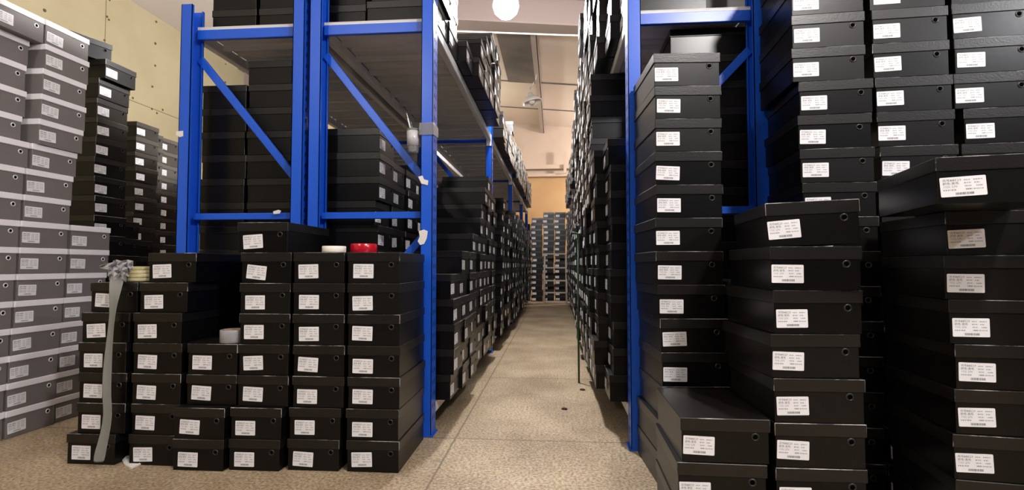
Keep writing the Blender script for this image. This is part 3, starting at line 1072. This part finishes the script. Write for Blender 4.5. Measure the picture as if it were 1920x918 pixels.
# crumpled lead end and the strip that hangs to the floor
bm = bmesh.new()
g0 = Vector((-1.612, 1.945, 6 * HL + .002))
path = []
for (x, y, Y) in ((222, 505, 1.868), (219, 520, 1.845), (216, 540, 1.803), (212, 570, 1.793), (208, 610, 1.790), (203, 660, 1.788), (200, 705, 1.788), (199, 745, 1.786), (203, 775, 1.784), (196, 815, 1.772), (188, 845, 1.762), (184, 868, 1.760)):
    path.append(at(x, y, 1, Y) - g0)
prev = None
wid = [.022, .026, .024, .018, .015, .014, .013, .016, .022, .022, .020, .018]
for i, p in enumerate(path):
    tw = .006 * math.sin(i * 1.3)
    row = [bm.verts.new(p + Vector((s * wid[i], tw * s + .004 * (1 - abs(s)), 0))) for s in (-1, -.3, .4, 1)]
    if prev:
        for k in range(3):
            bm.faces.new((prev[k], prev[k + 1], row[k + 1], row[k]))
    prev = row
o = obj('hanging_strip', bm, M['tape_hang'], gt)
so = o.modifiers.new('thickness', 'SOLIDIFY'); so.thickness = .0012
su = o.modifiers.new('smooth', 'SUBSURF'); su.levels = 1; su.render_levels = 1
for p in o.data.polygons:
    p.use_smooth = True
o['label'] = 'long strip of clear tape hanging to the floor'
bm = bmesh.new()
rng = random.Random(3)
# crumpled bunch: a few sharply folded strips lying over each other
for (xs, zs, ye) in (([188, 203, 214, 226, 238, 247], [500, 499, 498, 500, 499, 503], 1.852),
                     ([203, 212, 221, 231, 240], [510, 506, 511, 506, 511], 1.846),
                     ([206, 214, 222, 230, 236], [522, 517, 521, 516, 520], 1.842),
                     ([212, 220, 229, 240, 249], [496, 494, 497, 494, 496], 1.860)):
    prev = None
    for i, (xp, zp) in enumerate(zip(xs, zs)):
        hh = 2.5 if xp < 195 else rng.uniform(6, 9)
        row = [bm.verts.new(at(xp + rng.uniform(-2, 2), zp + q * hh, 1, ye + (.016 if (i + int(q > 0)) % 2 else -.012) + rng.uniform(-.006, .006)) - g0) for q in (-1, .1, 1)]
        if prev:
            for k in range(2):
                bm.faces.new((prev[k], prev[k + 1], row[k + 1], row[k]))
        prev = row
o = obj('crumpled_end', bm, M['tape_clear'], gt)
o['label'] = 'crumpled clear tape end'
o.modifiers.new('thickness', 'SOLIDIFY').thickness = .0015

# ---------------------------------------------------------------- small black box end on top of the second column is part of the stack; scrap, crumbs
bm = bmesh.new()
sc_pts = [(228, 862), (236, 858), (262, 861), (275, 860), (272, 866), (258, 872), (246, 877), (234, 871)]
top = []
bot = []
for i, (x, y) in enumerate(sc_pts):
    p = at(x, y, 2, .004)
    top.append(bm.verts.new((p.x, p.y, .006 + (.010 if i in (1, 3) else .0))))
    bot.append(bm.verts.new((p.x, p.y, .0008)))
bm.faces.new(top); bm.faces.new(bot[::-1])
for k in range(len(top)):
    bm.faces.new((top[k], bot[k], bot[(k + 1) % len(top)], top[(k + 1) % len(top)]))
tag(obj('paper_scrap', bm, M['scrap']), 'torn white paper scrap on the floor before the front left stack', 'scrap')
for (x, y, r_, lb) in ((1092, 731, .016, 'small dark crumb on the aisle floor, farther of two'), (1058, 767, .016, 'small dark crumb on the aisle floor, nearer of two')):
    p = at(x, y, 2, 0)
    bm = bmesh.new()
    bmesh.ops.create_icosphere(bm, subdivisions=2, radius=r_)
    for v in bm.verts:
        v.co = Vector((v.co.x * (1 + jit(.2)), v.co.y * (.8 + jit(.2)), max(v.co.z, -.3 * r_) * .5 + .15 * r_))
    tag(obj('floor_crumb', bm, M['crumb'], loc=(p.x, p.y, 0)), lb, 'debris', 'dark crumbs on the aisle floor')
bm = bmesh.new()
p = at(1662, 850, 2, .03)
q = [(-.02, 0, .05), (-.018, .004, .0), (.03, 0, .022)]
a = [bm.verts.new(v) for v in q]; c_ = [bm.verts.new((v[0], v[1] + .003, v[2])) for v in q]
bm.faces.new(a); bm.faces.new(c_[::-1])
for k in range(3):
    bm.faces.new((a[k], c_[k], c_[(k + 1) % 3], a[(k + 1) % 3]))
tag(obj('paper_scrap', bm, M['scrap'], loc=(.915, 1.40, 0)), 'tiny white paper corner in the dark gap between right stacks', 'scrap')

# ---------------------------------------------------------------- tape patches on posts, cup with pens


def patch(pts, Y, label, m_, th=.002):
    bm = bmesh.new()
    a = [bm.verts.new(at(x, y, 1, Y - th)) for x, y in pts]
    c_ = [bm.verts.new(v.co + Vector((0, th, 0))) for v in a]
    bm.faces.new(a); bm.faces.new(c_[::-1])
    for k in range(len(a)):
        bm.faces.new((a[k], c_[k], c_[(k + 1) % len(a)], a[(k + 1) % len(a)]))
    return tag(obj('tape_scrap', bm, m_), label, 'tape', 'tape scraps stuck on blue posts')


patch([(330, 246), (343, 245), (343, 255), (337, 257), (330, 253)], 2.213, 'small white tape scrap on the leftmost blue post', M['scrap'])
patch([(784, 331), (792, 329), (795, 336), (803, 338), (802, 347), (790, 344)], 2.211, 'white tape scrap where the diagonal meets the right post, left rack', M['scrap'])
patch([(785, 433), (795, 430), (802, 433), (800, 447), (795, 457), (788, 459), (783, 452), (787, 443)], 2.211, 'torn yellowish tape scrap low on the aisle post of left rack', M['scrap'])
patch([(512, 396), (522, 393), (527, 395), (524, 400), (513, 401)], 2.243, 'small white tape scrap on the lower crossbar of farthest left rack', M['scrap'])

# clear tape wound round the post holding a plastic cup
bm = bmesh.new()
pc = Vector((-.552, 2.255, 1.336))
x0, x1, y0, y1 = -.585, -.5215, 2.2085, 2.303
ring = [(x0, y0), (x1, y0), (x1, y1), (x0, y1)]
vs0 = [bm.verts.new((p[0], p[1], 1.300 + jit(.006))) for p in ring]
vs1 = [bm.verts.new((p[0], p[1], 1.352 + jit(.006))) for p in ring]
for k in range(4):
    bm.faces.new((vs0[k], vs0[(k + 1) % 4], vs1[(k + 1) % 4], vs1[k]))
o = obj('tape_band', bm, M['plastic'])
o.modifiers.new('thickness', 'SOLIDIFY').thickness = .001
tag(o, 'clear tape wound round the aisle post of the left rack', 'tape')
cp = at(775, 262, 1, 2.25)
cup = thing('plastic_cup', 'clear plastic cup taped to the aisle post, left rack, holding pens', 'cup', (-.618, 2.236, 1.222))
bm = bmesh.new()
bm_lathe(bm, [(.001, 0), (.021, 0), (.024, .006), (.0262, .05), (.0285, .105), (.0275, .105), (.025, .05), (.0228, .008), (.001, .0025)], 32)
obj('cup_wall', bm, M['plastic'], cup)
bm = bmesh.new()
bm_lathe(bm, [(.0252, .03), (.0268, .03), (.029, .095), (.0275, .095)], 32, closed=True)
obj('tape_wrap', bm, M['tape_clear'], cup)
for (a, b_, rad, mt, lb) in (((.012, .003, .006), (-.030, -.004, .178), .0033, 'pen_white', 'thin white pen standing in the plastic cup'),
                            ((.004, .006, .006), (-.014, .010, .142), .0050, 'pen_grey', 'thick dark pen standing in the plastic cup')):
    t = thing('pen', lb, 'pen', Vector((-.618, 2.236, 1.222)) + Vector(a), 0, 'pens in the plastic cup')
    v = Vector(b_) - Vector(a)
    bm = bmesh.new(); bm_cyl(bm, (0, 0, 0), v * .86, rad, seg=12)
    obj('barrel', bm, M[mt], t)
    bm = bmesh.new(); bm_cyl(bm, v * .86, v, rad * .95, rad * .25, seg=12)
    obj('tip', bm, M[mt], t)

# ---------------------------------------------------------------- ladder and green pole down the aisle
ld = thing('step_ladder', 'pale step ladder standing at the far end of the aisle', 'ladder', (.01, 10.15, 0))
for s in (-1, 1):
    bm = bmesh.new()
    bm_tube(bm, [(s * .215, -.03, 0), (s * .205, .10, .96)], .016, 8)
    obj('front_rail', bm, M['ladder'], ld)
    bm = bmesh.new()
    bm_tube(bm, [(s * .235, .42, 0), (s * .205, .13, .96)], .014, 8)
    obj('rear_rail', bm, M['ladder'], ld)
for z in (.03, .20, .43, .68, .95):
    bm = bmesh.new()
    yy = -.03 + .13 * z / .96
    bm_box(bm, -.205, .205, yy - .012, yy + .06, z - .012, z + .012, bev=.003)
    obj('tread', bm, M['ladder'], ld)
gp = thing('green_pole', 'dull green T shaped hook pole leaning by the right rack', 'pole', (.148, 3.30, 0))
bm = bmesh.new(); bm_tube(bm, [(0, 0, .0), (-.003, .0, .45), (.0, .0, .925)], .0065, 10)
obj('shaft', bm, M['green'], gp)
bm = bmesh.new(); bm_tube(bm, [(-.040, 0, .935), (-.02, 0, .93), (.0, 0, .925), (.018, 0, .925)], .007, 10)
obj('crossbar', bm, M['green'], gp)

for k, v in ALL_LABELS.items():
    if v > 1:
        print('DUPLICATE LABEL', v, k)
print('BOXES', COUNT, 'FAR', len(FAR))
